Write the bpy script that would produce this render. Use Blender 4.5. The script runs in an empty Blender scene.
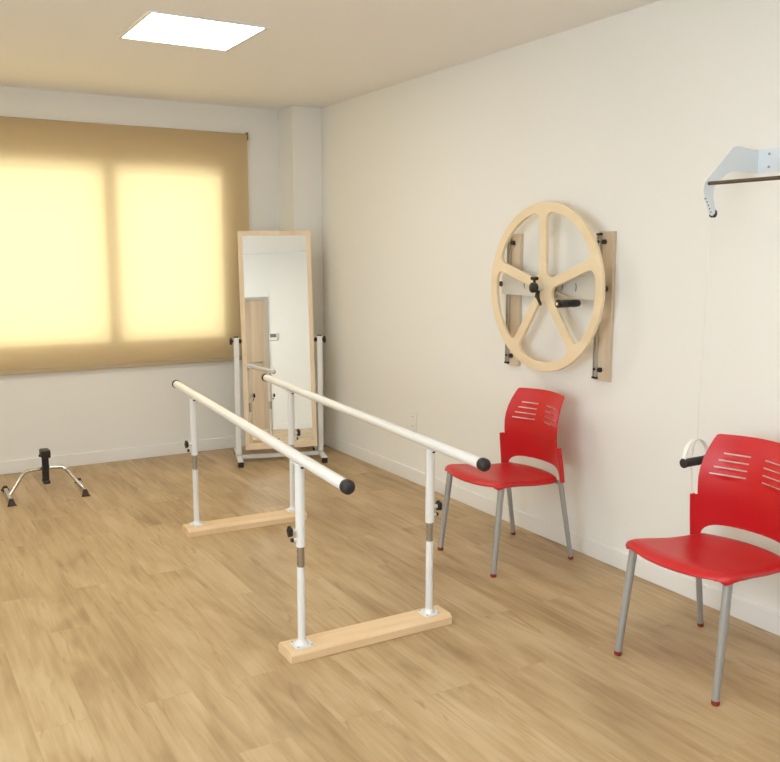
import bpy, bmesh, math, random
from mathutils import Vector, Matrix, geometry
C = bpy.context.scene.collection
R = math.radians
PI = math.pi
W, B, H = 3.107, 6.587, 2.65          # right wall x, back wall y, ceiling height
LW, RY = -1.3, -0.6                    # left wall x, rear wall y

# ------------------------------------------------------------------ materials
def lin(c):
    return tuple(((v/255)/12.92 if v/255 <= .04045 else ((v/255+.055)/1.055)**2.4) for v in c) + (1,)

def mat(name, rgb, rough=.5, metal=0, noise=0, nscale=20, bump=0, coat=0):
    m = bpy.data.materials.new(name); m.use_nodes = True
    nt = m.node_tree; b = nt.nodes['Principled BSDF']
    col = lin(rgb)
    b.inputs['Base Color'].default_value = col
    b.inputs['Roughness'].default_value = rough
    b.inputs['Metallic'].default_value = metal
    b.inputs['Coat Weight'].default_value = coat
    tc = nt.nodes.new('ShaderNodeTexCoord'); n = nt.nodes.new('ShaderNodeTexNoise')
    n.inputs['Scale'].default_value = nscale; n.inputs['Detail'].default_value = 4
    nt.links.new(tc.outputs['Object'], n.inputs['Vector'])
    if noise:
        mx = nt.nodes.new('ShaderNodeMix'); mx.data_type = 'RGBA'
        mx.inputs[6].default_value = tuple(v*(1-noise) for v in col[:3]) + (1,)
        mx.inputs[7].default_value = tuple(min(1, v*(1+noise)) for v in col[:3]) + (1,)
        nt.links.new(n.outputs['Fac'], mx.inputs[0]); nt.links.new(mx.outputs[2], b.inputs['Base Color'])
    if bump:
        bp = nt.nodes.new('ShaderNodeBump'); bp.inputs['Strength'].default_value = bump; bp.inputs['Distance'].default_value = .002
        nt.links.new(n.outputs['Fac'], bp.inputs['Height']); nt.links.new(bp.outputs[0], b.inputs['Normal'])
    return m

def wood(name, c1, c2, axis=2, scale=14, rough=.5, stretch=.07):
    """pale wood, grain running along the given object axis"""
    m = bpy.data.materials.new(name); m.use_nodes = True
    nt = m.node_tree; b = nt.nodes['Principled BSDF']; L = nt.links
    tc = nt.nodes.new('ShaderNodeTexCoord'); mp = nt.nodes.new('ShaderNodeMapping')
    s = [1, 1, 1]; s[axis] = stretch; mp.inputs['Scale'].default_value = s
    n = nt.nodes.new('ShaderNodeTexNoise'); n.inputs['Scale'].default_value = scale
    n.inputs['Detail'].default_value = 6; n.inputs['Distortion'].default_value = .6
    r = nt.nodes.new('ShaderNodeValToRGB')
    r.color_ramp.elements[0].position = .3; r.color_ramp.elements[0].color = lin(c1)
    r.color_ramp.elements[1].position = .7; r.color_ramp.elements[1].color = lin(c2)
    L.new(tc.outputs['Object'], mp.inputs[0]); L.new(mp.outputs[0], n.inputs['Vector'])
    L.new(n.outputs['Fac'], r.inputs[0]); L.new(r.outputs[0], b.inputs['Base Color'])
    b.inputs['Roughness'].default_value = rough
    return m

def floor_mat():
    m = bpy.data.materials.new('vinyl_oak_planks'); m.use_nodes = True
    nt = m.node_tree; b = nt.nodes['Principled BSDF']; L = nt.links; N = nt.nodes.new
    tc = N('ShaderNodeTexCoord')
    rot = N('ShaderNodeMapping'); rot.inputs['Rotation'].default_value = (0, 0, R(90))
    L.new(tc.outputs['Object'], rot.inputs[0])
    br = N('ShaderNodeTexBrick'); br.offset = .37; br.offset_frequency = 2
    br.inputs['Scale'].default_value = 1; br.inputs['Brick Width'].default_value = 1.22
    br.inputs['Row Height'].default_value = .178; br.inputs['Mortar Size'].default_value = .0009
    br.inputs['Mortar Smooth'].default_value = .3
    br.inputs['Color1'].default_value = (0, 0, 0, 1); br.inputs['Color2'].default_value = (1, 1, 1, 1)
    br.inputs['Mortar'].default_value = (.5, .5, .5, 1)
    L.new(rot.outputs[0], br.inputs['Vector'])
    # offset the grain per plank
    sc = N('ShaderNodeVectorMath'); sc.operation = 'SCALE'; sc.inputs['Scale'].default_value = 7.3
    L.new(br.outputs['Color'], sc.inputs[0])
    add = N('ShaderNodeVectorMath'); add.operation = 'ADD'
    L.new(tc.outputs['Object'], add.inputs[0]); L.new(sc.outputs[0], add.inputs[1])
    def nz(scale, stretch, detail, dist):
        mp = N('ShaderNodeMapping'); mp.inputs['Scale'].default_value = (1, stretch, 1)
        n = N('ShaderNodeTexNoise'); n.inputs['Scale'].default_value = scale
        n.inputs['Detail'].default_value = detail; n.inputs['Distortion'].default_value = dist
        L.new(add.outputs[0], mp.inputs[0]); L.new(mp.outputs[0], n.inputs['Vector']); return n
    n1 = nz(9, .17, 6, 1.1); n2 = nz(48, .045, 5, .7); n3 = nz(2.6, .4, 3, 1.2)
    r = N('ShaderNodeValToRGB'); e = r.color_ramp.elements
    e[0].position = .34; e[0].color = lin(FLOOR[0]); e[1].position = .64; e[1].color = lin(FLOOR[2])
    k = e.new(.5); k.color = lin(FLOOR[1])
    mxa = N('ShaderNodeMix'); mxa.data_type = 'FLOAT'; mxa.inputs[0].default_value = .42
    L.new(n1.outputs['Fac'], mxa.inputs[2]); L.new(n2.outputs['Fac'], mxa.inputs[3])
    mxb = N('ShaderNodeMix'); mxb.data_type = 'FLOAT'; mxb.inputs[0].default_value = .4
    L.new(mxa.outputs[0], mxb.inputs[2]); L.new(n3.outputs['Fac'], mxb.inputs[3])
    # a little tone change from plank to plank
    tone = N('ShaderNodeMath'); tone.operation = 'MULTIPLY_ADD'; tone.inputs[1].default_value = .035; tone.inputs[2].default_value = -.017
    L.new(br.outputs['Color'], tone.inputs[0])
    sm = N('ShaderNodeMath'); sm.operation = 'ADD'
    L.new(mxb.outputs[0], sm.inputs[0]); L.new(tone.outputs[0], sm.inputs[1])
    L.new(sm.outputs[0], r.inputs[0])
    seam = N('ShaderNodeMix'); seam.data_type = 'RGBA'; seam.inputs[7].default_value = lin((150, 116, 76))
    fm = N('ShaderNodeMath'); fm.operation = 'MULTIPLY'; fm.inputs[1].default_value = .25
    L.new(br.outputs['Fac'], fm.inputs[0]); L.new(fm.outputs[0], seam.inputs[0])
    # fine darker streaks and small knots in the oak print
    n4 = nz(16, .12, 6, 2.2); st = N('ShaderNodeValToRGB'); q = st.color_ramp.elements
    q[0].position = .60; q[0].color = (0, 0, 0, 1); q[1].position = .72; q[1].color = (.55, .55, .55, 1)
    L.new(n4.outputs['Fac'], st.inputs[0])
    dk = N('ShaderNodeMix'); dk.data_type = 'RGBA'; dk.inputs[7].default_value = lin((146, 112, 74))
    L.new(st.outputs[0], dk.inputs[0]); L.new(r.outputs[0], dk.inputs[6])
    L.new(dk.outputs[2], seam.inputs[6]); L.new(seam.outputs[2], b.inputs['Base Color'])
    b.inputs['Roughness'].default_value = .42
    bp = N('ShaderNodeBump'); bp.inputs['Strength'].default_value = .08; bp.inputs['Distance'].default_value = .002
    L.new(n2.outputs['Fac'], bp.inputs['Height']); L.new(bp.outputs[0], b.inputs['Normal'])
    return m

def emit(name, rgb, s):
    m = bpy.data.materials.new(name); m.use_nodes = True
    b = m.node_tree.nodes['Principled BSDF']
    b.inputs['Base Color'].default_value = (.9, .9, .9, 1)
    b.inputs['Emission Color'].default_value = lin(rgb); b.inputs['Emission Strength'].default_value = s
    return m

FLOOR = ((152, 123, 84), (184, 156, 115), (203, 178, 139))
M = dict(
    wall=mat('wall_paint', (238, 236, 230), .85, bump=.04, nscale=180),
    ceil=mat('ceiling_paint', (244, 242, 238), .9),
    base=mat('baseboard_white', (240, 238, 234), .45),
    floor=floor_mat(),
    white=mat('white_lacquer_metal', (232, 232, 230), .3, coat=.3),
    steel=mat('brushed_steel', (178, 176, 172), .28, 1),
    chrome=mat('chrome', (205, 203, 198), .15, 1),
    greyleg=mat('grey_painted_steel', (168, 168, 166), .4, .35),
    black=mat('black_plastic', (24, 22, 22), .42),
    blackrub=mat('black_rubber', (38, 34, 33), .6),
    brownrub=mat('dark_brown_rubber', (44, 26, 20), .55),
    red=mat('red_polypropylene', (198, 26, 31), .4, noise=.03, nscale=300),
    glide=mat('red_brown_glide', (140, 48, 34), .5),
    beech=wood('beech_board', (226, 192, 148), (240, 212, 172), 0),
    beechz=wood('beech_upright', (228, 204, 170), (240, 220, 190), 2),
    birch=wood('birch_ply_wheel', (230, 208, 172), (238, 218, 184), 1, 9, .4, .3),
    ply=wood('pale_ply_board', (204, 184, 158), (218, 201, 176), 2),
    door=wood('grey_oak_laminate', (178, 152, 124), (204, 182, 154), 2, 10),
    plate=mat('light_grey_plate', (212, 209, 202), .35, .15),
    bracket=mat('pale_blue_grey_metal', (222, 230, 236), .35, .05),
    alu=mat('window_aluminium', (225, 225, 222), .4, .2),
    plastic=mat('white_plastic', (238, 236, 230), .4),
    screen=mat('grey_display', (110, 118, 116), .3),
    cord=mat('white_cord', (238, 234, 226), .7),
    dark=mat('dark_gap', (70, 66, 62), .6),
    lamp=emit('lamp_diffuser', (255, 250, 240), 12),
    rodsteel=mat('dark_steel', (120, 108, 98), .35, 1),
    slotshade=mat('slot_shade_grey', (128, 130, 130), .5),  # grey that stands for shade in the cross plate openings
    rail=mat('satin_aluminium', (196, 190, 180), .45, .6),
)
mm = bpy.data.materials.new('mirror_silver'); mm.use_nodes = True
_b = mm.node_tree.nodes['Principled BSDF']; _b.inputs['Metallic'].default_value = 1
_b.inputs['Roughness'].default_value = .0; _b.inputs['Base Color'].default_value = (.97, .99, .98, 1)
M['mirror'] = mm
# blind cloth: diffuse on the room side, lets daylight through
bl = bpy.data.materials.new('blind_cloth'); bl.use_nodes = True
nt = bl.node_tree; nt.nodes.clear(); N = nt.nodes.new; L = nt.links
o = N('ShaderNodeOutputMaterial'); mx = N('ShaderNodeMixShader'); mx.inputs[0].default_value = .5
d = N('ShaderNodeBsdfDiffuse'); t = N('ShaderNodeBsdfTranslucent')
tc = N('ShaderNodeTexCoord'); mp = N('ShaderNodeMapping'); mp.inputs['Scale'].default_value = (3, 1, 60)
n = N('ShaderNodeTexNoise'); n.inputs['Scale'].default_value = 4; n.inputs['Detail'].default_value = 3
rr = N('ShaderNodeValToRGB'); rr.color_ramp.elements[0].position = .2; rr.color_ramp.elements[1].position = .8
rr.color_ramp.elements[0].color = lin((212, 194, 164)); rr.color_ramp.elements[1].color = lin((220, 203, 172))
L.new(tc.outputs['Object'], mp.inputs[0]); L.new(mp.outputs[0], n.inputs['Vector']); L.new(n.outputs['Fac'], rr.inputs[0])
L.new(rr.outputs[0], d.inputs[0]); t.inputs[0].default_value = (.95, .77, .44, 1)
L.new(d.outputs[0], mx.inputs[1]); L.new(t.outputs[0], mx.inputs[2]); L.new(mx.outputs[0], o.inputs[0])
M['blind'] = bl
gl = bpy.data.materials.new('window_glass'); gl.use_nodes = True
nt = gl.node_tree; nt.nodes.clear(); N = nt.nodes.new; L = nt.links
o = N('ShaderNodeOutputMaterial'); mx = N('ShaderNodeMixShader'); mx.inputs[0].default_value = .08
a_ = N('ShaderNodeBsdfTransparent'); g_ = N('ShaderNodeBsdfGlossy'); g_.inputs['Roughness'].default_value = .02
a_.inputs[0].default_value = (.96, .98, .97, 1)
L.new(a_.outputs[0], mx.inputs[1]); L.new(g_.outputs[0], mx.inputs[2]); L.new(mx.outputs[0], o.inputs[0])
M['glass'] = gl

# ------------------------------------------------------------------ helpers
def obj(name, bm, m, parent=None, smooth=False, label=None, bevel=0, loc=None):
    bmesh.ops.recalc_face_normals(bm, faces=bm.faces[:])
    me = bpy.data.meshes.new(name); bm.to_mesh(me); bm.free()
    o = bpy.data.objects.new(name, me); C.objects.link(o)
    me.materials.append(M[m] if isinstance(m, str) else m)
    if smooth:
        for p in me.polygons: p.use_smooth = True
        if smooth != 'all':
            bmm = bmesh.new(); bmm.from_mesh(me)
            for e in bmm.edges:
                if len(e.link_faces) == 2 and e.calc_face_angle(0) > R(38): e.smooth = False
            bmm.to_mesh(me); bmm.free()
    if bevel:
        b = o.modifiers.new('bevel', 'BEVEL'); b.width = bevel; b.segments = 2; b.limit_method = 'ANGLE'
    if parent: o.parent = parent
    if label: o['label'] = label
    if loc: o.location = loc
    return o

SPLIT = {'end_bracket', 'flange_screw', 'height_hole', 'saddle_screw', 'pin_hole', 'fixing_bolt', 'rail_end', 'adjusting_hole', 'plate_screw', 'rubber_foot', 'end_knob', 'tilt_knob', 'clamp_boss', 'clamp_knob'}
_obj = obj
def obj(name, bm, m, parent=None, **k):
    """link a mesh; small repeated pieces (screws, bolts, caps) become one object each"""
    if name not in SPLIT: return _obj(name, bm, m, parent, **k)
    left = set(bm.verts); isl = []
    while left:
        st = [left.pop()]; grp = set(st)
        while st:
            for e in st.pop().link_edges:
                for v in e.verts:
                    if v not in grp: grp.add(v); left.discard(v); st.append(v)
        isl.append(grp)
    def bb(g): return [(min(v.co[i] for v in g), max(v.co[i] for v in g)) for i in range(3)]
    merged = True
    while merged:                                   # keep pieces that touch together
        merged = False
        for i in range(len(isl)):
            for j in range(i+1, len(isl)):
                A, Bq = bb(isl[i]), bb(isl[j])
                if all(A[k][0] <= Bq[k][1]+1e-5 and Bq[k][0] <= A[k][1]+1e-5 for k in range(3)):
                    isl[i] |= isl[j]; del isl[j]; merged = True; break
            if merged: break
    o = None
    for g in isl:
        nb = bmesh.new(); mp = {}
        for v in g: mp[v] = nb.verts.new(v.co)
        for f in bm.faces:
            if f.verts[0] in g: nb.faces.new([mp[v] for v in f.verts])
        o = _obj(name, nb, m, parent, **k)
    bm.free(); return o

def thing(name, label, cat, loc=(0, 0, 0), rz=0, group=None):
    o = bpy.data.objects.new(name, None); C.objects.link(o); o.empty_display_size = .1
    o.location = loc; o.rotation_euler = (0, 0, rz); o['label'] = label; o['category'] = cat
    if group: o['group'] = group
    return o

def tag(o, label, cat, group=None):
    o['label'] = label; o['category'] = cat
    if group: o['group'] = group
    return o

def struct(name, bm, m, parent=None, **k):
    o = obj(name, bm, m, parent, **k)
    if not parent: o['kind'] = 'structure'
    return o

def box(bm, x0, x1, y0, y1, z0, z1, mtx=None):
    vs = [bm.verts.new((x, y, z)) for z in (z0, z1) for y in (y0, y1) for x in (x0, x1)]
    for f in ((0, 2, 3, 1), (4, 5, 7, 6), (0, 1, 5, 4), (2, 6, 7, 3), (0, 4, 6, 2), (1, 3, 7, 5)):
        bm.faces.new([vs[i] for i in f])
    if mtx:
        for v in vs: v.co = mtx @ v.co
    return vs

def bx(*a, mtx=None):
    bm = bmesh.new(); box(bm, *a, mtx=mtx); return bm

def tube(bm, pts, r, seg=16, caps=True, flat=None):
    """sweep a circle along pts; r a number or a list"""
    P = [Vector(p) for p in pts]; rs = r if isinstance(r, (list, tuple)) else [r]*len(P)
    rings = []; prev = None
    for i, p in enumerate(P):
        if i == 0: tn = P[1]-P[0]
        elif i == len(P)-1: tn = P[-1]-P[-2]
        else: tn = (P[i+1]-p).normalized() + (p-P[i-1]).normalized()
        tn.normalize()
        if prev is None:
            a = Vector((0, 0, 1)) if abs(tn.z) < .9 else Vector((1, 0, 0))
            u = tn.cross(a).normalized()
        else:
            u = (prev - tn*prev.dot(tn)).normalized()
        v = tn.cross(u); prev = u
        rings.append([bm.verts.new(p + (u*math.cos(2*PI*k/seg)+v*math.sin(2*PI*k/seg))*rs[i]) for k in range(seg)])
    for a, b in zip(rings, rings[1:]):
        for k in range(seg):
            bm.faces.new((a[k], a[(k+1) % seg], b[(k+1) % seg], b[k]))
    if caps:
        bm.faces.new(rings[0][::-1]); bm.faces.new(rings[-1])

def tb(pts, r, seg=16):
    bm = bmesh.new(); tube(bm, pts, r, seg); return bm

def smoothpath(pts, n=8):
    """Catmull-Rom through pts"""
    P = [Vector(p) for p in pts]; P = [P[0]*2-P[1]] + P + [P[-1]*2-P[-2]]; out = []
    for i in range(1, len(P)-2):
        a, b, c, d = P[i-1:i+3]
        for k in range(n):
            t = k/n
            out.append(.5*((2*b)+(c-a)*t+(2*a-5*b+4*c-d)*t*t+(3*b-a-3*c+d)*t**3))
    out.append(P[-2]); return out

def fillet(pts, r=.03, n=6):
    P = [Vector(p) for p in pts]; out = [P[0]]
    for a, b, c in zip(P, P[1:], P[2:]):
        u = (a-b).normalized(); v = (c-b).normalized()
        s, e = b+u*r, b+v*r
        for k in range(n+1):
            t = k/n; out.append(s*(1-t)**2+b*2*t*(1-t)+e*t*t)
    out.append(P[-1]); return out

def prism(poly, fn, t0, t1, holes=()):
    """extrude a 2D polygon (with holes) between t0 and t1; fn(u, v, t) gives the 3D point"""
    bm = bmesh.new()
    pts = list(poly); loops = [list(range(len(poly)))]
    for h in holes:
        loops.append(list(range(len(pts), len(pts)+len(h)))); pts += list(h)
    v2 = [Vector(p) for p in pts]
    res = geometry.delaunay_2d_cdt(v2, [], loops, 2 if holes else 1, 1e-6)
    tri = res[2]; vv = res[0]
    def inside(p, lp):
        c = False; n = len(lp)
        for i in range(n):
            a, b = lp[i], lp[(i+1) % n]
            if (a[1] > p[1]) != (b[1] > p[1]) and p[0] < (b[0]-a[0])*(p[1]-a[1])/(b[1]-a[1])+a[0]: c = not c
        return c
    A = [bm.verts.new(fn(p.x, p.y, t0)) for p in vv]; Bv = [bm.verts.new(fn(p.x, p.y, t1)) for p in vv]
    used = {}
    for f in tri:
        cxy = sum((vv[i] for i in f), Vector((0, 0)))/len(f)
        if not inside(cxy, poly) or any(inside(cxy, h) for h in holes): continue
        bm.faces.new([A[i] for i in f]); bm.faces.new([Bv[i] for i in reversed(f)])
        for i in range(len(f)):
            e = (f[i], f[(i+1) % len(f)]); used[e] = 1
    for (i, j) in list(used):
        if (j, i) not in used: bm.faces.new((A[j], A[i], Bv[i], Bv[j]))
    for v in [v for v in bm.verts if not v.link_faces]: bm.verts.remove(v)
    return bm

def dup(root, loc, rz, label=None):
    r = root.copy(); C.objects.link(r); r.location = loc; r.rotation_euler = (0, 0, rz)
    if label: r['label'] = label
    for ch in list(root.children):
        c = ch.copy(); C.objects.link(c); c.parent = r
        for g in ch.children:
            d = g.copy(); C.objects.link(d); d.parent = c
    return r

# ------------------------------------------------------------------ room
T = .2
struct('floor', bx(LW-T, W+T, RY-T, B+T, -.1, 0), 'floor')
# ceiling with holes cut for the recessed panels
LP = [(1.5, 4.52), (1.5, 1.32), (-.35, 4.52), (-.35, 1.32)]
S = .290
xs = sorted({LW-T, W+T} | {x+s for x, y in LP for s in (-S, S)}); ys = sorted({RY-T, B+T} | {y+s for x, y in LP for s in (-S, S)})
bm = bmesh.new()
for x0, x1 in zip(xs, xs[1:]):
    for y0, y1 in zip(ys, ys[1:]):
        if any(abs((x0+x1)/2-x) < .05 and abs((y0+y1)/2-y) < .05 for x, y in LP): continue
        box(bm, x0, x1, y0, y1, H, H+.08)
bmesh.ops.remove_doubles(bm, verts=bm.verts[:], dist=1e-5)
struct('ceiling', bm, 'ceil')
struct('wall_right', bx(W, W+T, RY-T, B+T, 0, H), 'wall')
LY0, LY1, LZ0, LZ1 = -.2, 2.9, .8, 2.3   # added window in the left wall, unseen, made up to light the near half
bm = bmesh.new()
box(bm, LW-T, LW, RY-T, LY0, 0, H); box(bm, LW-T, LW, LY1, B+T, 0, H); box(bm, LW-T, LW, LY0, LY1, 0, LZ0); box(bm, LW-T, LW, LY0, LY1, LZ1, H)
struct('wall_left', bm, 'wall')
DX0, DX1, DZ = .40, 1.25, 1.975          # door opening in the rear wall
bm = bmesh.new()
box(bm, LW, DX0, RY-T, RY, 0, H); box(bm, DX1, W, RY-T, RY, 0, H); box(bm, DX0, DX1, RY-T, RY, DZ, H)
struct('wall_rear', bm, 'wall')
WX0, WX1, WZ0, WZ1 = -.75, 2.43, .87, 2.21
bm = bmesh.new()
box(bm, LW, WX0, B, B+T, 0, H); box(bm, WX1, W, B, B+T, 0, H)
box(bm, WX0, WX1, B, B+T, 0, WZ0); box(bm, WX0, WX1, B, B+T, WZ1, H)
struct('wall_back', bm, 'wall')
CX, CY = 2.860, 6.315
struct('wall_corner', bx(CX, W, CY, B, 0, H), 'wall', bevel=.004)
bh, bt = .092, .012
struct('baseboard_back', bx(LW, CX-bt, B-bt, B, 0, bh), 'base', bevel=.003)
struct('baseboard_right', bx(W-bt, W, RY+bt, CY-bt, 0, bh), 'base', bevel=.003)
bm = bmesh.new(); box(bm, CX-bt, CX, CY-bt, B, 0, bh); box(bm, CX, W, CY-bt, CY, 0, bh)
struct('baseboard_corner', bm, 'base')
struct('baseboard_left', bx(LW, LW+bt, RY+bt, B-bt, 0, bh), 'base', bevel=.003)
bm = bmesh.new(); box(bm, LW, DX0-.06, RY, RY+bt, 0, bh); box(bm, DX1+.06, W, RY, RY+bt, 0, bh)
struct('baseboard_rear', bm, 'base', bevel=.003)

# door seen in the mirror
dr = struct('door_1', bx(DX0+.025, DX1-.025, RY-.05, RY-.01, .006, DZ-.025), 'door')
bm = bmesh.new()
box(bm, DX0-.03, DX0+.02, RY-.12, RY+.014, 0, DZ+.022); box(bm, DX1-.02, DX1+.03, RY-.12, RY+.014, 0, DZ+.022)
box(bm, DX0+.02, DX1-.02, RY-.12, RY+.014, DZ-.02, DZ+.022)
obj('door_frame', bm, mat('door_frame_grey', (176, 170, 158), .5), dr)
bm = bmesh.new(); tube(bm, [(DX1-.10, RY-.01, 1.02), (DX1-.10, RY+.045, 1.02)], .01)
tube(bm, fillet([(DX1-.10, RY+.045, 1.02), (DX1-.12, RY+.05, 1.02), (DX1-.23, RY+.05, 1.02)], .01), .009)
tube(bm, [(DX1-.10, RY-.012, 1.02), (DX1-.10, RY-.002, 1.02)], .026)
obj('door_handle', bm, 'steel', dr, smooth=True)

# thermostat seen in the mirror
th = thing('thermostat', 'small white wall thermostat beside the door, seen in the mirror', 'thermostat', (1.35, RY, 1.39))
obj('housing', bx(-.062, .062, 0, .024, -.055, .055), 'plastic', th, bevel=.004)
obj('display', bx(-.046, .046, .024, .0255, -.008, .045), 'screen', th, label='grey display')

# window in the back wall, behind the blind
yb = B+.02
bm = bmesh.new()
for a in ((WX0, WX1, WZ0, WZ0+.05), (WX0, WX1, WZ1-.05, WZ1)): box(bm, a[0], a[1], yb, yb+.06, a[2], a[3])
for x0, x1 in ((WX0, WX0+.06), (WX1-.07, WX1), (1.485, 1.575), (.36, .45)): box(bm, x0, x1, yb, yb+.06, WZ0+.05, WZ1-.05)
wn = struct('window_1', bm, 'alu')
for x0, x1 in ((WX0+.06, .36), (.45, 1.485), (1.575, WX1-.07)):
    obj('pane', bx(x0, x1, yb+.026, yb+.032, WZ0+.05, WZ1-.05), 'glass', wn)

bm = bmesh.new(); xl = LW-.12
for z0, z1 in ((LZ0, LZ0+.05), (LZ1-.05, LZ1)): box(bm, xl, xl+.06, LY0, LY1, z0, z1)
for y0, y1 in ((LY0, LY0+.06), (1.16, 1.24), (LY1-.06, LY1)): box(bm, xl, xl+.06, y0, y1, LZ0+.05, LZ1-.05)
wn2 = struct('added_window', bm, 'alu')  # frame of the added left window
for y0, y1 in ((LY0+.06, 1.16), (1.24, LY1-.06)):
    obj('pane', bx(xl+.026, xl+.032, y0, y1, LZ0+.05, LZ1-.05), 'glass', wn2)

# socket on the right wall
so = thing('wall_socket', 'small white double socket low on the right wall behind the parallel bars', 'socket', (W, 4.953, .42))
obj('face_plate', bx(-.009, 0, -.036, .036, -.065, .065), 'plastic', so, bevel=.003)
for s in (-.032, .032):
    bm = bmesh.new(); tube(bm, [(-.0115, 0, s), (-.008, 0, s)], .022, 20)
    k = obj('socket_insert', bm, 'plastic', so, smooth=True)
    bm = bmesh.new(); tube(bm, [(-.0125, -.009, s), (-.010, -.009, s)], .003, 8); tube(bm, [(-.0125, .009, s), (-.010, .009, s)], .003, 8)
    obj('pin_hole', bm, 'dark', k)

# ceiling panels: one above the bars, three more unseen ones added for brightness
def panel(x, y, label):
    t = thing('ceiling_light', label, 'ceiling light', (x, y, H), 0, 'square recessed ceiling light panels')
    bm = bmesh.new(); s, w = .300, .020
    box(bm, -s, s, -s, -s+w, -.006, 0); box(bm, -s, s, s-w, s, -.006, 0)
    box(bm, -s, -s+w, -s+w, s-w, -.006, 0); box(bm, s-w, s, -s+w, s-w, -.006, 0)
    obj('frame', bm, 'white', t)
    obj('diffuser', bx(-s+w, s-w, -s+w, s-w, -.002, .003), 'lamp', t)
    bm = bmesh.new(); tube(bm, [(-.02, s-.012, -.010), (-.02, s-.012, -.006)], .007, 10)
    obj('latch', bm, 'dark', t)
    return t
labs = ['square lit ceiling light panel above the parallel bars', 'added unseen ceiling light panel nearest the camera, on the right',
        'added unseen ceiling light panel by the window, on the left', 'added unseen ceiling light panel nearest the camera, on the left']
for (x, y), lb in zip(LP, labs): panel(x, y, lb)

# ------------------------------------------------------------------ roller blind
by = B-.035
rb = thing('roller_blind', 'wide beige roller blind drawn down over the bright window', 'blind', (0, by, 0))
BX0, BX1 = -1.0, 2.585
bm = bmesh.new()
nx, nz = 60, 40
vs = [[bm.verts.new((BX0+(BX1-BX0)*i/nx, .0015*math.sin(i*.55)*(1-j/nz), .735+(2.44-.735)*j/nz)) for i in range(nx+1)] for j in range(nz+1)]
for j in range(nz):
    for i in range(nx): bm.faces.new((vs[j][i], vs[j][i+1], vs[j+1][i+1], vs[j+1][i]))
obj('cloth', bm, 'blind', rb, smooth='all')
obj('bottom_bar', bx(BX0, BX1, -.006, .006, .705, .737), mat('blind_hem', (186, 168, 134), .7), rb, bevel=.003)
obj('roller_tube', tb([(BX0, .0145, 2.435), (BX1, .0145, 2.435)], .014, 20), mat('blind_roll', (212, 190, 150), .8), rb, smooth=True)
bm = bmesh.new()
box(bm, BX1, BX1+.006, -.012, .0349, 2.40, 2.458); box(bm, BX0-.006, BX0, -.012, .0349, 2.40, 2.458)
obj('end_bracket', bm, mat('blind_bracket', (150, 136, 112), .5), rb)

# ------------------------------------------------------------------ parallel bars
pb = thing('parallel_bars', 'white height-adjustable parallel walking bars on two pale wooden base boards', 'parallel bars', (1.69, 3.8, 0))
PB = Vector((1.69, 3.8, 0))
def board(cx, cy, L, D, rz, hh=.045, ch=.014):
    prof = [(-D/2, 0), (D/2, 0), (D/2, hh-ch), (D/2-ch, hh), (-D/2+ch, hh), (-D/2, hh-ch)]
    bm = bmesh.new()
    A = [bm.verts.new((-L/2, y, z)) for y, z in prof]; Bq = [bm.verts.new((L/2, y, z)) for y, z in prof]
    bm.faces.new(A); bm.faces.new(Bq[::-1])
    for i in range(6): bm.faces.new((A[i], Bq[i], Bq[(i+1) % 6], A[(i+1) % 6]))
    o = obj('base_board', bm, 'beech', pb, bevel=.002)
    o.location = Vector((cx, cy, 0))-PB; o.rotation_euler = (0, 0, R(rz)); return o
board(1.645, 2.964, .735, .128, -.3)
board(1.761, 4.610, .705, .128, -2.4)
RZS = {'FL': .785, 'FR': .775, 'BL': .782, 'BR': .775}
posts = {'FL': (1.345, 2.953), 'FR': (1.935, 2.958), 'BL': (1.482, 4.640), 'BR': (2.058, 4.622)}
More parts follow.
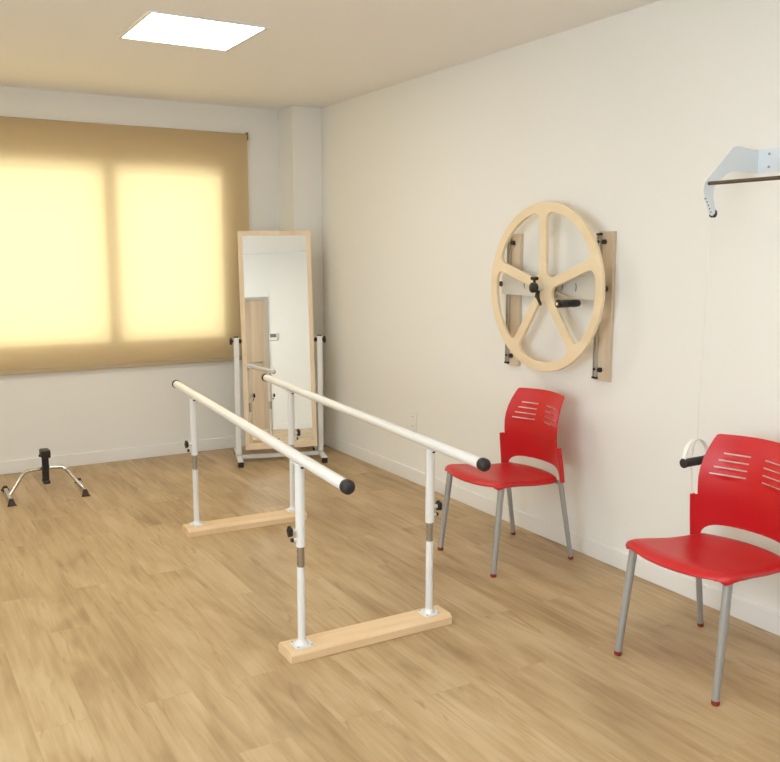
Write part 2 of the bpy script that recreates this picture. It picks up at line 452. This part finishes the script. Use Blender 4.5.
for k, (x, y) in posts.items():
    side = -1 if k[1] == 'L' else 1; RZ = RZS[k]
    q = posts['B'+k[1]]; p = posts['F'+k[1]]
    dy = Vector((q[0]-p[0], q[1]-p[1], 0)).normalized()
    px, py = x-PB.x, y-PB.y
    po = obj('post', tb([(0, 0, .05), (0, 0, .360)], .0158, 20), 'white', pb, smooth=True, loc=(px, py, 0))
    bm = bmesh.new()
    c = .037
    pl = [(-c, -c+.008), (-c+.008, -c), (c-.008, -c), (c, -c+.008), (c, c-.008), (c-.008, c), (-c+.008, c), (-c, c-.008)]
    fl = prism(pl, lambda u, v, t: Vector((u, v, t)), .0451, .050)
    tube(fl, [(0, 0, .05), (0, 0, .056), (0, 0, .066)], [.026, .024, .0175], 20)
    obj('flange', fl, 'white', po)
    bm = bmesh.new()
    for sx in (-1, 1):
        for sy in (-1, 1): tube(bm, [(sx*.029, sy*.029, .0495), (sx*.029, sy*.029, .0525)], .004, 8)
    obj('flange_screw', bm, 'steel', po)
    obj('inner_tube', tb([(0, 0, .30), (0, 0, .45)], .0138, 20), 'steel', po, smooth=True, label='bare steel inner tube with height holes')
    bm = bmesh.new()
    for z in (.375, .40, .425): tube(bm, [(-.0142, -.0001, z), (.0142, -.0001, z)], .0022, 8)
    obj('height_hole', bm, 'dark', po)
    obj('sleeve', tb([(0, 0, .441), (0, 0, RZ-.02)], .0187, 24), 'white', po, smooth=True)
    bm = bmesh.new()
    tube(bm, [(side*.018, 0, .505), (side*.034, 0, .505)], .009, 12); tube(bm, [(side*.018, 0, .470), (side*.030, 0, .470)], .007, 12)
    obj('clamp_boss', bm, 'white', po, smooth=True)
    bm = bmesh.new()
    nn = 30; a0 = side*.034
    prof = []
    rings = []
    for t_, rr_ in ((0, .010), (.004, .019), (.014, .021), (.018, .012)):
        rings.append([bm.verts.new((a0+side*t_, rr_*(1+.10*math.cos(5*2*PI*i/nn))*math.cos(2*PI*i/nn), .505+rr_*(1+.10*math.cos(5*2*PI*i/nn))*math.sin(2*PI*i/nn))) for i in range(nn)])
    for a, b in zip(rings, rings[1:]):
        for i in range(nn): bm.faces.new((a[i], a[(i+1) % nn], b[(i+1) % nn], b[i]))
    bm.faces.new(rings[0]); bm.faces.new(rings[-1])
    tube(bm, [(side*.030, 0, .470), (side*.034, 0, .470), (side*.040, 0, .470)], [.008, .009, .006], 12)
    obj('clamp_knob', bm, 'black', po, smooth=True, label='black clamp knob')
    # saddle under the rail with two dark screws
    bm = bmesh.new()
    ang = math.atan2(dy.y, dy.x); mt = Matrix.Rotation(ang, 4, 'Z')
    box(bm, -.038, .038, -.017, .017, RZ-.027, RZ-.019, mtx=mt)
    obj('saddle', bm, 'white', po, bevel=.003)
    bm = bmesh.new()
    for s in (-1, 1):
        e = dy*s*.03; tube(bm, [(e.x, e.y, RZ-.034), (e.x, e.y, RZ-.0268)], .006, 10)
    obj('saddle_screw', bm, 'black', po)
for s in 'LR':
    f, b = Vector((*posts['F'+s], RZS['F'+s])), Vector((*posts['B'+s], RZS['B'+s])); d = (b-f).normalized()
    f2, b2 = f-d*(.462 if s == 'L' else .41)-PB, b+d*(.41 if s == 'L' else .46)-PB
    hr = obj('handrail', tb([f2, b2], .0213, 32), 'white', pb, smooth=True)
    for e, dd in ((f2, -d), (b2, d)):
        bm = bmesh.new()
        tube(bm, [e-dd*.018, e-dd*.012, e+dd*.006, e+dd*.014, e+dd*.020, e+dd*.0225], [.0228, .0245, .0248, .021, .013, .004], 24)
        obj('end_cap', bm, 'blackrub', hr, smooth=True, label='black rubber end cap')

# ------------------------------------------------------------------ standing mirror
YA, TA = R(16.6), R(4.7)
mi = thing('standing_mirror', 'tall wood-framed tilting mirror on a white castered stand near the corner', 'mirror', (2.223, 5.914, 0), -YA)
# stand-local axes: x along the mirror, y away from the camera
for l0 in (.008, .624):
    bm = bmesh.new()
    box(bm, l0-.019, l0+.019, .005, .46, .022, .055)
    for v in bm.verts:
        if v.co.y < .1: v.co.z -= .006 if v.co.z > .03 else 0
    ft = obj('foot', bm, 'white', mi, bevel=.004)
    bm = bmesh.new()
    for y in (0, .435):
        box(bm, l0-.0205, l0+.0205, y, y+.032, 0, .040)
    obj('rubber_foot', bm, 'brownrub', ft, bevel=.006, label='dark rubber foot')
    up = obj('upright', bx(l0-.019, l0+.019, .181, .219, .055, .930), 'white', mi, bevel=.003)
    obj('upright_cap', bx(l0-.0165, l0+.0165, .1835, .2165, .930, .937), 'black', up)
    s = -1 if l0 < .3 else 1
    bm = bmesh.new()
    x0 = l0+s*.019
    tube(bm, [(x0, .2, .903), (x0+s*.014, .2, .903)], .008, 12)
    tube(bm, [(x0+s*.008, .2, .903), (x0+s*.012, .2, .903), (x0+s*.025, .2, .903), (x0+s*.028, .2, .903)], [.012, .025, .027, .016], 16)
    tube(bm, [(l0-s*.019, .2, .903), (l0-s*.024, .2, .903), (l0-s*.034, .2, .903), (l0-s*.040, .2, .903)], [.012, .016, .016, .008], 12)
    obj('tilt_knob', bm, 'black', up, smooth=True, label='black tilt knob')
obj('crossbar', bx(.027, .605, .185, .215, .022, .05), 'white', mi, bevel=.003)
mt = Matrix.Translation((0, .2, .903)) @ Matrix.Rotation(-TA, 4, 'X') @ Matrix.Rotation(R(-.4), 4, 'Y')
u0, u1, v0, v1, th_ = .048, .581, -.805, .801, .013
fw = .032
bm = bmesh.new()
def bev_frame(bm):
    for a in ((u0, u1, v1-fw, v1), (u0, u1, v0, v0+.048)): box(bm, a[0], a[1], -th_, th_, a[2], a[3], mtx=mt)
    for a in ((u0, u0+fw), (u1-fw, u1)): box(bm, a[0], a[1], -th_, th_, v0+.048, v1-fw, mtx=mt)
bev_frame(bm)
fr = obj('mirror_frame', bm, 'beechz', mi, bevel=.002)
obj('mirror_back', bx(u0+fw, u1-fw, .002, .010, v0+.048, v1-fw, mtx=mt), 'dark', fr)
obj('mirror_glass', bx(u0+fw, u1-fw, -.004, .001, v0+.048, v1-fw, mtx=mt), 'mirror', mi)

# ------------------------------------------------------------------ red chairs
def back_pt(w, z, t=0):
    """chair backrest surface: f forward offset for width w and height z"""
    zz = [(.40, .006), (.47, .014), (.53, .024), (.60, .036), (.66, .038), (.72, .031), (.78, .012), (.845, -.018)]
    for (z0, a), (z1, b) in zip(zz, zz[1:]):
        if z <= z1 or z1 == zz[-1][0]:
            break
    Z = [q[0] for q in zz]; V = [q[1] for q in zz]; i = Z.index(z0); k = (z-z0)/(z1-z0)
    p0 = V[max(0, i-1)]; p1 = V[i]; p2 = V[i+1]; p3 = V[min(len(V)-1, i+2)]
    e = .5*(2*p1+(p2-p0)*k+(2*p0-5*p1+4*p2-p3)*k*k+(3*p1-p0-3*p2+p3)*k**3)
    hw = .235; cur = 1.5*(hw*hw-w*w)
    f = -.158+e-cur
    # thickness along the surface normal (horizontal)
    nxw = 3.0*w; ln = math.hypot(1, nxw)
    return Vector((f - t/ln, w + t*nxw/ln, z))

def interp(tab, z):
    for (z0, a), (z1, b) in zip(tab, tab[1:]):
        if z <= z1: return a+(b-a)*(z-z0)/(z1-z0)
    return tab[-1][1]

def make_chair(label, loc, rz):
    t = thing('stacking_chair', label, 'chair', loc, rz, 'red plastic chairs along the right wall')
    # ---- backrest outline (w, z)
    edge = [(.41, .238), (.50, .236), (.588, .230)]
    half = [(.590, .206), (.62, .205), (.66, .2045), (.70, .202), (.74, .197), (.78, .190), (.81, .184), (.829, .179)]
    right = [(w, z) for z, w in edge] + [(w, z) for z, w in half]
    # close the top with rounded corners
    top = [(.175, .833), (.168, .835)] + [(.168-.336*i/10, .835+.003*math.sin(PI*i/10)) for i in range(1, 10)] + [(-.168, .835), (-.175, .833)]
    left = [(-w, z) for w, z in reversed(right)]
    # arch opening below
    arch = [(-.204, .41)] + [(-.204*math.cos(PI*i/24), .420+.052*(max(0, 1-abs(math.cos(PI*i/24))**7))**.6) for i in range(25)] + [(.204, .41)]
    poly = right + top + left + arch
    slots = []
    for side in (-1, 1):
        for k in range(4):
            z = .766-k*.0275; a, b = .031+k*.001, .133+k*.012
            hh = .0030
            pts = [(a, z-hh), (b, z-hh-.001), (b+.002, z), (b, z+hh-.001), (a, z+hh), (a-.002, z)]
            pts = [(side*p[0], p[1]) for p in pts]
            if side < 0: pts = pts[::-1]
            slots.append(pts)
    # interior points so the sheet bends smoothly
    v2 = [Vector(p) for p in poly]; loops = [list(range(len(poly)))]
    for h in slots:
        loops.append(list(range(len(v2), len(v2)+len(h)))); v2 += [Vector(p) for p in h]
    def inside(p, lp):
        c = False; n = len(lp)
        for i in range(n):
            a, b = lp[i], lp[(i+1) % n]
            if (a[1] > p[1]) != (b[1] > p[1]) and p[0] < (b[0]-a[0])*(p[1]-a[1])/(b[1]-a[1])+a[0]: c = not c
        return c
    for i in range(-16, 17):
        for j in range(0, 31):
            p = (i*.0145, .415+j*.0143)
            if inside(p, poly) and not any(inside((p[0]+dx, p[1]+dz), h) for h in slots for dx in (-.004, 0, .004) for dz in (-.003, 0, .003)):
                v2.append(Vector(p))
    res = geometry.delaunay_2d_cdt(v2, [], loops, 0, 1e-6)
    bm = bmesh.new(); th = .0042
    A = [bm.verts.new(back_pt(p.x, p.y, 0)) for p in res[0]]; Bv = [bm.verts.new(back_pt(p.x, p.y, th)) for p in res[0]]
    used = set()
    for f in res[2]:
        c = sum((res[0][i] for i in f), Vector((0, 0)))/len(f)
        if not inside(c, poly) or any(inside(c, h) for h in slots): continue
        bm.faces.new([A[i] for i in f]); bm.faces.new([Bv[i] for i in reversed(f)])
        for i in range(len(f)): used.add((f[i], f[(i+1) % len(f)]))
    for i, j in list(used):
        if (j, i) not in used: bm.faces.new((A[j], A[i], Bv[i], Bv[j]))
    for v in [v for v in bm.verts if not v.link_faces]: bm.verts.remove(v)
    # side flanges of the uprights, folded back
    for s in (-1, 1):
        prev = None
        for z in [.412+(.588-.412)*k/8 for k in range(9)]:
            p = back_pt(s*interp([(a, b) for a, b in edge], z), z, 0); q = p+Vector((-.026, s*.001, 0))
            pi = p+Vector((-.002, -s*.005, 0)); qi = q+Vector((0, -s*.006, 0))
            ring = [bm.verts.new(v) for v in (p, q, qi, pi)]
            if prev:
                for k in range(4): bm.faces.new((prev[k], prev[(k+1) % 4], ring[(k+1) % 4], ring[k]))
            else: bm.faces.new(ring)
            prev = ring
        bm.faces.new(prev[::-1])
    obj('backrest', bm, 'red', t, smooth=True)
    # ---- seat: grid from rear to front
    nu, nv = 28, 30
    bm = bmesh.new(); G = []
    def seat_pt(a, b):
        """a -1..1 across, b 0 rear .. 1 front"""
        hw = interp([(0, .212), (.1, .222), (.3, .226), (.6, .236), (.82, .246), (.93, .246), (.98, .238), (1, .222)], b)
        # front edge bows forward, rear edge bows back like the backrest
        rear = -.150-.058*(1-a*a); front = .232+.052*(1-abs(a)**2.2)
        bb = b
        if b > .9: bb = b
        f = rear+(front-rear)*bb
        z = interp([(0, .430), (.15, .430), (.4, .437), (.7, .452), (.86, .458), (.93, .456), (.97, .448), (1, .436)], b)
        z -= .012*(1-a*a)*math.sin(PI*min(1, b*1.1))        # dished across
        if abs(a) > .86: z -= .012*((abs(a)-.86)/.14)**2
        return Vector((f, hw*a, z))
    for j in range(nv+1):
        b = (j/nv); b = 1-(1-b)**1.35
        G.append([bm.verts.new(seat_pt(2*i/nu-1, b)) for i in range(nu+1)])
    for j in range(nv):
        for i in range(nu): bm.faces.new((G[j][i], G[j][i+1], G[j+1][i+1], G[j+1][i]))
    se = obj('seat', bm, 'red', t, smooth='all')
    so_ = se.modifiers.new('thick', 'SOLIDIFY'); so_.thickness = .010; so_.offset = -1
    # make sure the skin grows downward
    if se.data.polygons[0].normal.z < 0: so_.offset = 1
    # ---- steel frame
    for s in (-1, 1):
        bm = bmesh.new()
        tube(bm, [(.253, s*.226, .014), (.204, s*.212, .430)], [.0135, .0165], 20)
        lg = obj('leg', bm, 'greyleg', t, smooth=True)
        bm = bmesh.new(); tube(bm, [(.2535, s*.2262, 0), (.2535, s*.2262, .006), (.2528, s*.2258, .016)], [.013, .0150, .0146], 16)
        obj('glide', bm, 'glide', lg, smooth=True, label='red brown foot glide')
        bm = bmesh.new()
        tube(bm, [(-.2375, s*.231, .014), (-.166, s*.216, .418)], [.0118, .0135], 20)
        lg = obj('leg', bm, 'greyleg', t, smooth=True)
        bm = bmesh.new(); tube(bm, [(-.2385, s*.2313, 0), (-.2385, s*.2313, .006), (-.2362, s*.2308, .016)], [.0115, .0132, .0128], 16)
        obj('glide', bm, 'glide', lg, smooth=True, label='red brown foot glide')
    bm = bmesh.new()
    for s in (-1, 1): tube(bm, [(.200, s*.155, .420), (-.172, s*.155, .404)], .009, 14)
    tube(bm, [(.200, -.208, .424), (.200, .208, .424)], .008, 14); tube(bm, [(-.172, -.214, .404), (-.172, .214, .404)], .010, 14)
    obj('seat_frame', bm, 'greyleg', t, smooth=True)
    return t
ch = make_chair('red plastic chair with grey legs beneath the wooden wall wheel', (2.745, 3.477, 0), PI+R(.5))
dup(ch, (2.667, 2.118, 0), PI+R(1.5), 'red plastic chair nearest the camera, in front of the hanging pulley handle')

# ------------------------------------------------------------------ shoulder wheel on the right wall
sw = thing('shoulder_wheel', 'large five-spoked wooden exercise wheel mounted on the right wall above a red chair', 'exercise wheel', (W, 3.525, 0))
def P(x, y, z): return Vector((x-W, y-3.525, z))       # world -> local
for y0, y1, yr in ((3.130, 3.205, 3.207), (3.834, 3.909, 3.911)):
    bo = obj('mounting_board', bx(-.020, 0, y0-3.525, y1+.026-3.525, .921, 1.650), 'ply', sw, bevel=.002)
    bm = bmesh.new(); ya, ybb = yr-3.525, yr+.024-3.525
    # aluminium guide channel
    box(bm, -.034, -.0201, ya, ya+.004, .935, 1.635); box(bm, -.034, -.0201, ybb-.004, ybb, .935, 1.635)
    box(bm, -.0245, -.0201, ya+.004, ybb-.004, .935, 1.635)
    obj('guide_rail', bm, 'rail', bo)
    bm = bmesh.new()
    for z in (.928, 1.632): box(bm, -.036, -.0201, ya-.002, ybb+.002, z, z+.010)
    obj('rail_end', bm, 'black', bo)
    bm = bmesh.new()
    for z in (.975, 1.600):
        tube(bm, [(-.020, ya-.02, z), (-.034, ya-.02, z)], .013, 6); tube(bm, [(-.036, ya+.012, z), (-.026, ya+.012, z)], .007, 10)
    obj('fixing_bolt', bm, 'black', bo, smooth=True)
# cross plate
cz0, cz1 = 1.318, 1.436
bm = bmesh.new()
xf = -.062
def slot_loop(cy, cz, flip):
    o_, i_ = [], []
    for k in range(9):
        a = -.7+1.4*k/8
        o_.append((cy+flip*(.034*math.cos(a)-.030), cz+.034*math.sin(a))); i_.append((cy+flip*(.022*math.cos(a)-.028), cz+.031*math.sin(a)))
    return o_+i_[::-1]
pl = [(3.165, cz0), (3.925, cz0), (3.935, cz0+.01), (3.935, cz1-.01), (3.925, cz1), (3.165, cz1)]
holes = [slot_loop(3.745, 1.376, 1), slot_loop(3.435, 1.376, -1), slot_loop(3.335, 1.376, -1)]
bmx = prism(pl, lambda u, v, t: Vector((t, u-3.525, v)), xf, xf+.003, holes)
box(bmx, xf+.003, xf+.014, 3.168-3.525, 3.93-3.525, cz0, cz0+.003); box(bmx, xf+.003, xf+.014, 3.168-3.525, 3.93-3.525, cz1-.003, cz1)
cp = obj('cross_plate', bmx, 'plate', sw)
for h in holes:  # inserts paint the shade inside the plate's curved openings
    bm = prism([(h[0][0]*1, h[0][1])]+list(h[1:]), lambda u, v, t: Vector((t, u-3.525, v)), xf+.0008, xf+.0028)
    obj('slot_shade', bm, 'slotshade', cp, label='grey insert painted as shade in a curved opening')
bm = bmesh.new()
for y in (3.945, 3.150):
    tube(bm, [(xf+.022, y-3.525, 1.375), (xf-.004, y-3.525, 1.375)], .015, 8)
obj('end_knob', bm, 'black', cp, smooth=True)
# wheel
wx = W-.135; wc = (3.508, 1.371); RO, RI = .433, .383
wcy = wc[0]-3.525
def wheel_bm():
    outer = [(RO*math.cos(2*PI*k/96), RO*math.sin(2*PI*k/96)) for k in range(96)]
    holes = []
    for s in range(5):
        a0, a1 = R(88.5+72*s), R(88.5+72*(s+1)); hw = .0255
        am = (a0+a1)/2
        # pocket corner points: offset lines from the two spokes
        def on(a, side, r): return Vector((r*math.cos(a)-side*hw*math.sin(a), r*math.sin(a)+side*hw*math.cos(a)))
        r0 = .088                                       # where the spokes meet the hub disc
        pts = []
        s1 = on(a0, 1, r0); e1 = on(a0, 1, RI-.045)
        s2 = on(a1, -1, r0); e2 = on(a1, -1, RI-.045)
        pts.append(s1); pts.append(e1)
        b0 = math.atan2(on(a0, 1, RI).y, on(a0, 1, RI).x)+.10; span = (a1-a0)-2*(b0-a0) if False else None
        d0 = math.asin(hw/RI)+.115
        c1 = on(a0, 1, RI-.008); arcs = a0+d0; arce = a1-d0
        A_ = Vector((RI*math.cos(arcs), RI*math.sin(arcs)))
        for k in range(1, 6):
            t_ = k/6; pts.append(e1*(1-t_)**2+c1*2*t_*(1-t_)+A_*t_*t_)
        for k in range(17):
            a = arcs+(arce-arcs)*k/16; pts.append(Vector((RI*math.cos(a), RI*math.sin(a))))
        c2 = on(a1, -1, RI-.008); B_ = pts[-1]
        for k in range(1, 7):
            t_ = k/6; pts.append(B_*(1-t_)**2+c2*2*t_*(1-t_)+e2*t_*t_)
        pts.append(s2)
        cc = Vector((math.cos(am), math.sin(am)))*.062
        for k in range(1, 6):
            t_ = k/6; pts.append(s2*(1-t_)**2+cc*2*t_*(1-t_)+s1*t_*t_)
        holes.append([(p.x, p.y) for p in pts])
    bm = prism(outer, lambda u, v, t: Vector((wx-W+t, wcy+u, wc[1]+v)), 0, .020, holes)
    return bm
wh = obj('wheel', wheel_bm(), 'birch', sw, smooth=True, bevel=.003)
bm = bmesh.new(); tube(bm, [(wx-W+.020, wcy, wc[1]), (xf, wcy, wc[1])], .03, 24)
obj('bearing', bm, 'steel', sw, smooth=True)
bm = bmesh.new(); tube(bm, [(wx-W, wcy, wc[1]), (wx-W-.048, wcy, wc[1])], .015, 24)
ax = obj('axle', bm, 'plate', sw, smooth=True)
bm = bmesh.new(); xx = wx-W-.042
tube(bm, [(xx, wcy, wc[1]), (xx-.004, wcy, wc[1]), (xx-.024, wcy, wc[1]), (xx-.029, wcy, wc[1])], [.022, .026, .026, .018], 20)
tube(bm, [(xx-.010, wcy, wc[1]+.02), (xx-.010, wcy, wc[1]+.040)], .007, 10)
tube(bm, [(xx-.010, wcy-.022, wc[1]+.047), (xx-.010, wcy+.022, wc[1]+.047)], [.009, .009], 12)
obj('axle_knob', bm, 'black', ax, smooth=True, label='black clamping knob')
bm = bmesh.new(); tube(bm, [(xx+.015, wcy, wc[1]-.015), (xx+.010, wcy, wc[1]-.045), (xx+.010, wcy-.008, wc[1]-.055), (xx+.004, wcy-.036, wc[1]-.086)], [.010, .013, .009, .007], 12)
obj('lever', bm, 'black', ax, smooth=True, label='small black clamping lever')
# crank arm and grip
hy, hz = wcy-.252, 1.303
bm = bmesh.new()
dv = Vector((0, hy-wcy, hz-wc[1])).normalized(); pv = Vector((0, -dv.z, dv.y))*.006
c0 = Vector((0, wcy, wc[1])); c1 = Vector((0, hy, hz))
for x0, x1 in ((wx-W+.0205, wx-W+.0235),):
    q = [c0-pv, c1-pv+dv*.012, c1+pv+dv*.012, c0+pv]
    a = [bm.verts.new(p+Vector((x0, 0, 0))) for p in q]; b = [bm.verts.new(p+Vector((x1, 0, 0))) for p in q]
    bm.faces.new(a); bm.faces.new(b[::-1])
    for i in range(4): bm.faces.new((a[i], b[i], b[(i+1) % 4], a[(i+1) % 4]))
cr = obj('crank_arm', bm, 'steel', sw)
bm = bmesh.new(); xs0 = wx-W+.012
tube(bm, [(xs0-a, hy, hz) for a in (-.008, .004, .03, .04, .07, .10, .125, .130)], [.015, .018, .0195, .0175, .0195, .0185, .0205, .017], 20)
g = obj('grip', bm, 'black', cr, smooth=True, label='black plastic hand grip')
bm = bmesh.new(); tube(bm, [(xs0-.129, hy, hz), (xs0-.133, hy, hz)], .0085, 16)
obj('grip_pin', bm, 'chrome', g, smooth=True)

# ------------------------------------------------------------------ pulley bracket on the right wall
pu = thing('pulley_bracket', 'pale grey metal wall bracket with a steel rod, top right', 'pulley bracket', (W, 2.37, 0))
wing = [(2.799, 1.815), (2.955, 1.957), (2.972, 1.962), (3.0, 1.962), (3.03, 1.957), (3.07, 1.954), (3.107, 1.955), (3.107, 1.866), (3.07, 1.864),
        (3.02, 1.866), (2.97, 1.866), (2.935, 1.858), (2.90, 1.838), (2.868, 1.815), (2.856, 1.795), (2.852, 1.765), (2.868, 1.715), (2.866, 1.700), (2.852, 1.690), (2.836, 1.695), (2.800, 1.765), (2.795, 1.790)]
for y in (0, -.766):
    wg = obj('side_arm', prism(wing, lambda u, v, t, y=y: Vector((u-W, y+t, v)), -.004, 0), 'bracket', pu, bevel=.001)
    bm = bmesh.new()
    for k in range(5): tube(bm, [(2.808+.0085*k-W, y-.0048, 1.755-.0125*k), (2.808+.0085*k-W, y+.0008, 1.755-.0125*k)], .003, 8)
    obj('adjusting_hole', bm, 'dark', wg)
    s = 1 if y == 0 else -1
    bm = bmesh.new()
    cpt = Vector((2.868-W, y if s > 0 else y-.004, 1.700))
    tube(bm, [cpt+Vector((0, 0, 0)), cpt+Vector((0, s*.004, 0)), cpt+Vector((0, s*.007, 0)), cpt+Vector((0, s*.010, 0)), cpt+Vector((0, s*.014, 0))], [.016, .016, .012, .016, .016], 20)
    obj('pulley_sheave', bm, 'black', wg, smooth=True, label='small black pulley sheave')
bm = bmesh.new(); box(bm, -.003, 0, -.766, -.004, 1.866, 1.955)
wp = obj('wall_plate', bm, 'bracket', pu)
bm = bmesh.new()
for y in (-.055, -.385, -.71):
    for z in (1.885, 1.935): tube(bm, [(-.003, y, z), (-.006, y, z)], .005, 10)
obj('plate_screw', bm, 'steel', wp)
bm = bmesh.new(); tube(bm, [(2.822-W, -.0042, 1.813), (2.822-W, -.7658, 1.813)], .0075, 16)
rd = obj('cross_rod', bm, 'rodsteel', pu, smooth=True, label='dark steel rod')
# cord and stirrup handle hanging from the bracket
hx, hyy = 2.846, 2.382
pc = thing('pull_cord', 'thin white pull cord with a black grip in a pale stirrup, behind the nearest chair', 'pull cord', (hx, hyy, .712))
bm = bmesh.new(); tube(bm, smoothpath([(.0162, 0, .985), (.014, 0, .96), (.012, 0, .90), (.008, 0, .5), (.004, 0, .090)], 5), .0021, 8)
obj('cord', bm, 'cord', pc, smooth=True)
bm = bmesh.new(); tube(bm, [(.004, .003, .090), (.004, .014, .06), (.005, .0225, 0), (.006, .022, -.03), (.006, .012, -.12), (.002, .004, -.24)], .0021, 8)
obj('cord_tail', bm, 'cord', pc, smooth=True)
bm = bmesh.new()
pth = [(-.068, 0, -.012), (-.068, 0, .010)] + [(-.068*math.cos(PI*k/16), 0, .010+.078*math.sin(PI*k/16)) for k in range(1, 16)] + [(.068, 0, .010), (.068, 0, -.012)]
prev = None
for i, p in enumerate(pth):
    p = Vector(p); a = Vector(pth[max(0, i-1)]); b = Vector(pth[min(len(pth)-1, i+1)]); tn = (b-a).normalized(); nn_ = Vector((-tn.z, 0, tn.x))*.0018
    ring = [bm.verts.new(p+Vector((0, s, 0))+nn_*q) for s, q in ((-.009, -1), (.009, -1), (.009, 1), (-.009, 1))]
    if prev:
        for k in range(4): bm.faces.new((prev[k], prev[(k+1) % 4], ring[(k+1) % 4], ring[k]))
    else: bm.faces.new(ring)
    prev = ring
bm.faces.new(prev[::-1])
obj('stirrup', bm, 'plastic', pc, smooth=True)
bm = bmesh.new(); tube(bm, [(-.073, 0, -.004), (-.070, 0, -.004), (-.060, 0, -.004), (-.056, 0, -.004), (.056, 0, -.004), (.060, 0, -.004), (.070, 0, -.004), (.073, 0, -.004)], [.014, .0195, .0195, .0175, .0175, .0195, .0195, .014], 20)
obj('grip', bm, 'blackrub', pc, smooth=True, label='black foam hand grip')

# ------------------------------------------------------------------ pedal exerciser
pe = thing('pedal_exerciser', 'small chrome pedal exerciser with black pedals on the floor under the window', 'pedal exerciser', (.905, 5.93, 0))
def Q(x, y, z): return Vector((x-.905, y-5.93, z))
for (xb, yb_), (xf_, yf_) in (((.672, 6.10), (.662, 5.73)), ((1.128, 6.06), (1.102, 5.725))):
    bar = obj('floor_bar', tb([Q(xb, yb_, .018), Q(xf_, yf_, .018)], .0135, 16), 'chrome', pe, smooth=True)
    d = (Q(xf_, yf_, 0)-Q(xb, yb_, 0)).normalized(); n_ = Vector((-d.y, d.x, 0))
    for e, dd in ((Q(xf_, yf_, 0), d), (Q(xb, yb_, 0), -d)):
        bm = bmesh.new(); rings = []
        for t_, hw_, ht in ((-.030, .017, .036), (.0, .019, .038), (.024, .030, .012), (.030, .030, .006)):
            rings.append([bm.verts.new(e+dd*t_+n_*s*(hw_ if z_ == 0 else hw_*.62)+Vector((0, 0, z_*ht))) for s, z_ in ((-1, 0), (1, 0), (1, 1), (-1, 1))])
        for a, b in zip(rings, rings[1:]):
            for k in range(4): bm.faces.new((a[k], a[(k+1) % 4], b[(k+1) % 4], b[k]))
        bm.faces.new(rings[0]); bm.faces.new(rings[-1][::-1])
        obj('rubber_foot', bm, 'brownrub', bar, bevel=.003, label='dark rubber end foot')
bm = bmesh.new()
yy = 5.95
tube(bm, fillet([Q(.670, 5.88, .022), Q(.775, yy, .150), Q(.905, yy, .160), Q(1.020, yy, .152), Q(1.112, 5.83, .022)], .03), .0115, 14)
obj('arch_tube', bm, 'chrome', pe, smooth=True)
bm = bmesh.new(); box(bm, -.022, .022, -.005+.0, .045, .142, .180)
hb = obj('hub', bm, 'steel', pe, bevel=.005)
bm = bmesh.new(); tube(bm, [(-.040, .02, .160), (.040, .02, .160)], .008, 12)
obj('crank_axle', bm, 'steel', hb, smooth=True)
for s, zz in ((-1, 1), (1, -1)):
    bm = bmesh.new()
    z0, z1 = (.150, .250) if zz > 0 else (.078, .170)
    x = -.008; y0 = -.036 if zz > 0 else -.024
    box(bm, x-.0215, x+.0215, y0, y0+.0115, z0, z1)
    ck = obj('crank', bm, 'black', pe, bevel=.004)
    if zz > 0: bm = bx(-.034, .024, -.060, .030, .238, .290)
    else: bm = bx(-.028, .016, -.050, .030, .066, .090)
    pd = obj('pedal', bm, 'black', ck, bevel=.008, label='black pedal with strap')
    if zz > 0:
        bm = bmesh.new(); tube(bm, [(-.034, -.035, .256), (-.046, -.035, .256)], .009, 10)
        obj('strap_buckle', bm, 'black', ck, smooth=True)

# ------------------------------------------------------------------ light from outside and an added fill lamp
w = bpy.data.worlds.new('sky'); bpy.context.scene.world = w; w.use_nodes = True
bg = w.node_tree.nodes['Background']; bg.inputs[0].default_value = (1.0, .97, .90, 1); bg.inputs[1].default_value = 2.6
sun = bpy.data.lights.new('sun', 'SUN'); sun.energy = 1.2; sun.angle = R(8); sun.color = (1, .95, .82)
so2 = bpy.data.objects.new('sun', sun); C.objects.link(so2)
so2.rotation_euler = Vector((.10, -.85, -.35)).to_track_quat('-Z', 'Y').to_euler()

al = bpy.data.lights.new('added_fill', 'AREA'); al.shape = 'RECTANGLE'; al.size = 3.3; al.size_y = 1.8; al.energy = 125; al.color = (.76, .95, 1.24)  # area lamp added behind the made-up left window to brighten the near half
ao = bpy.data.objects.new('added_fill', al); C.objects.link(ao); ao.location = (LW-.45, 1.2, 1.4); ao.rotation_euler = (0, R(-102), R(0))

# ------------------------------------------------------------------ camera
cam = bpy.data.cameras.new('camera'); co = bpy.data.objects.new('camera', cam); C.objects.link(co)
f, cx, cy = 880., 390., 381.
v1 = Vector((-134-cx, -(251.8-cy), -f)); v2 = Vector((1900-cx, -(253-cy), -f))
Yc = v1.normalized(); Xc = (v2-Yc*v2.dot(Yc)).normalized(); Zc = Xc.cross(Yc)
Rm = Matrix((Xc, Yc, Zc))            # camera axes -> world
co.matrix_world = Matrix.Translation((0, 0, 1.55)) @ Rm.to_4x4()
cam.sensor_fit = 'HORIZONTAL'; cam.sensor_width = 36; cam.lens = 36*f/780; cam.clip_start = .02
sc = bpy.context.scene; sc.camera = co
vs_ = sc.view_settings; vs_.view_transform = 'Standard'; vs_.look = 'None'; vs_.gamma = 1; vs_.use_curve_mapping = False; vs_.exposure = .2
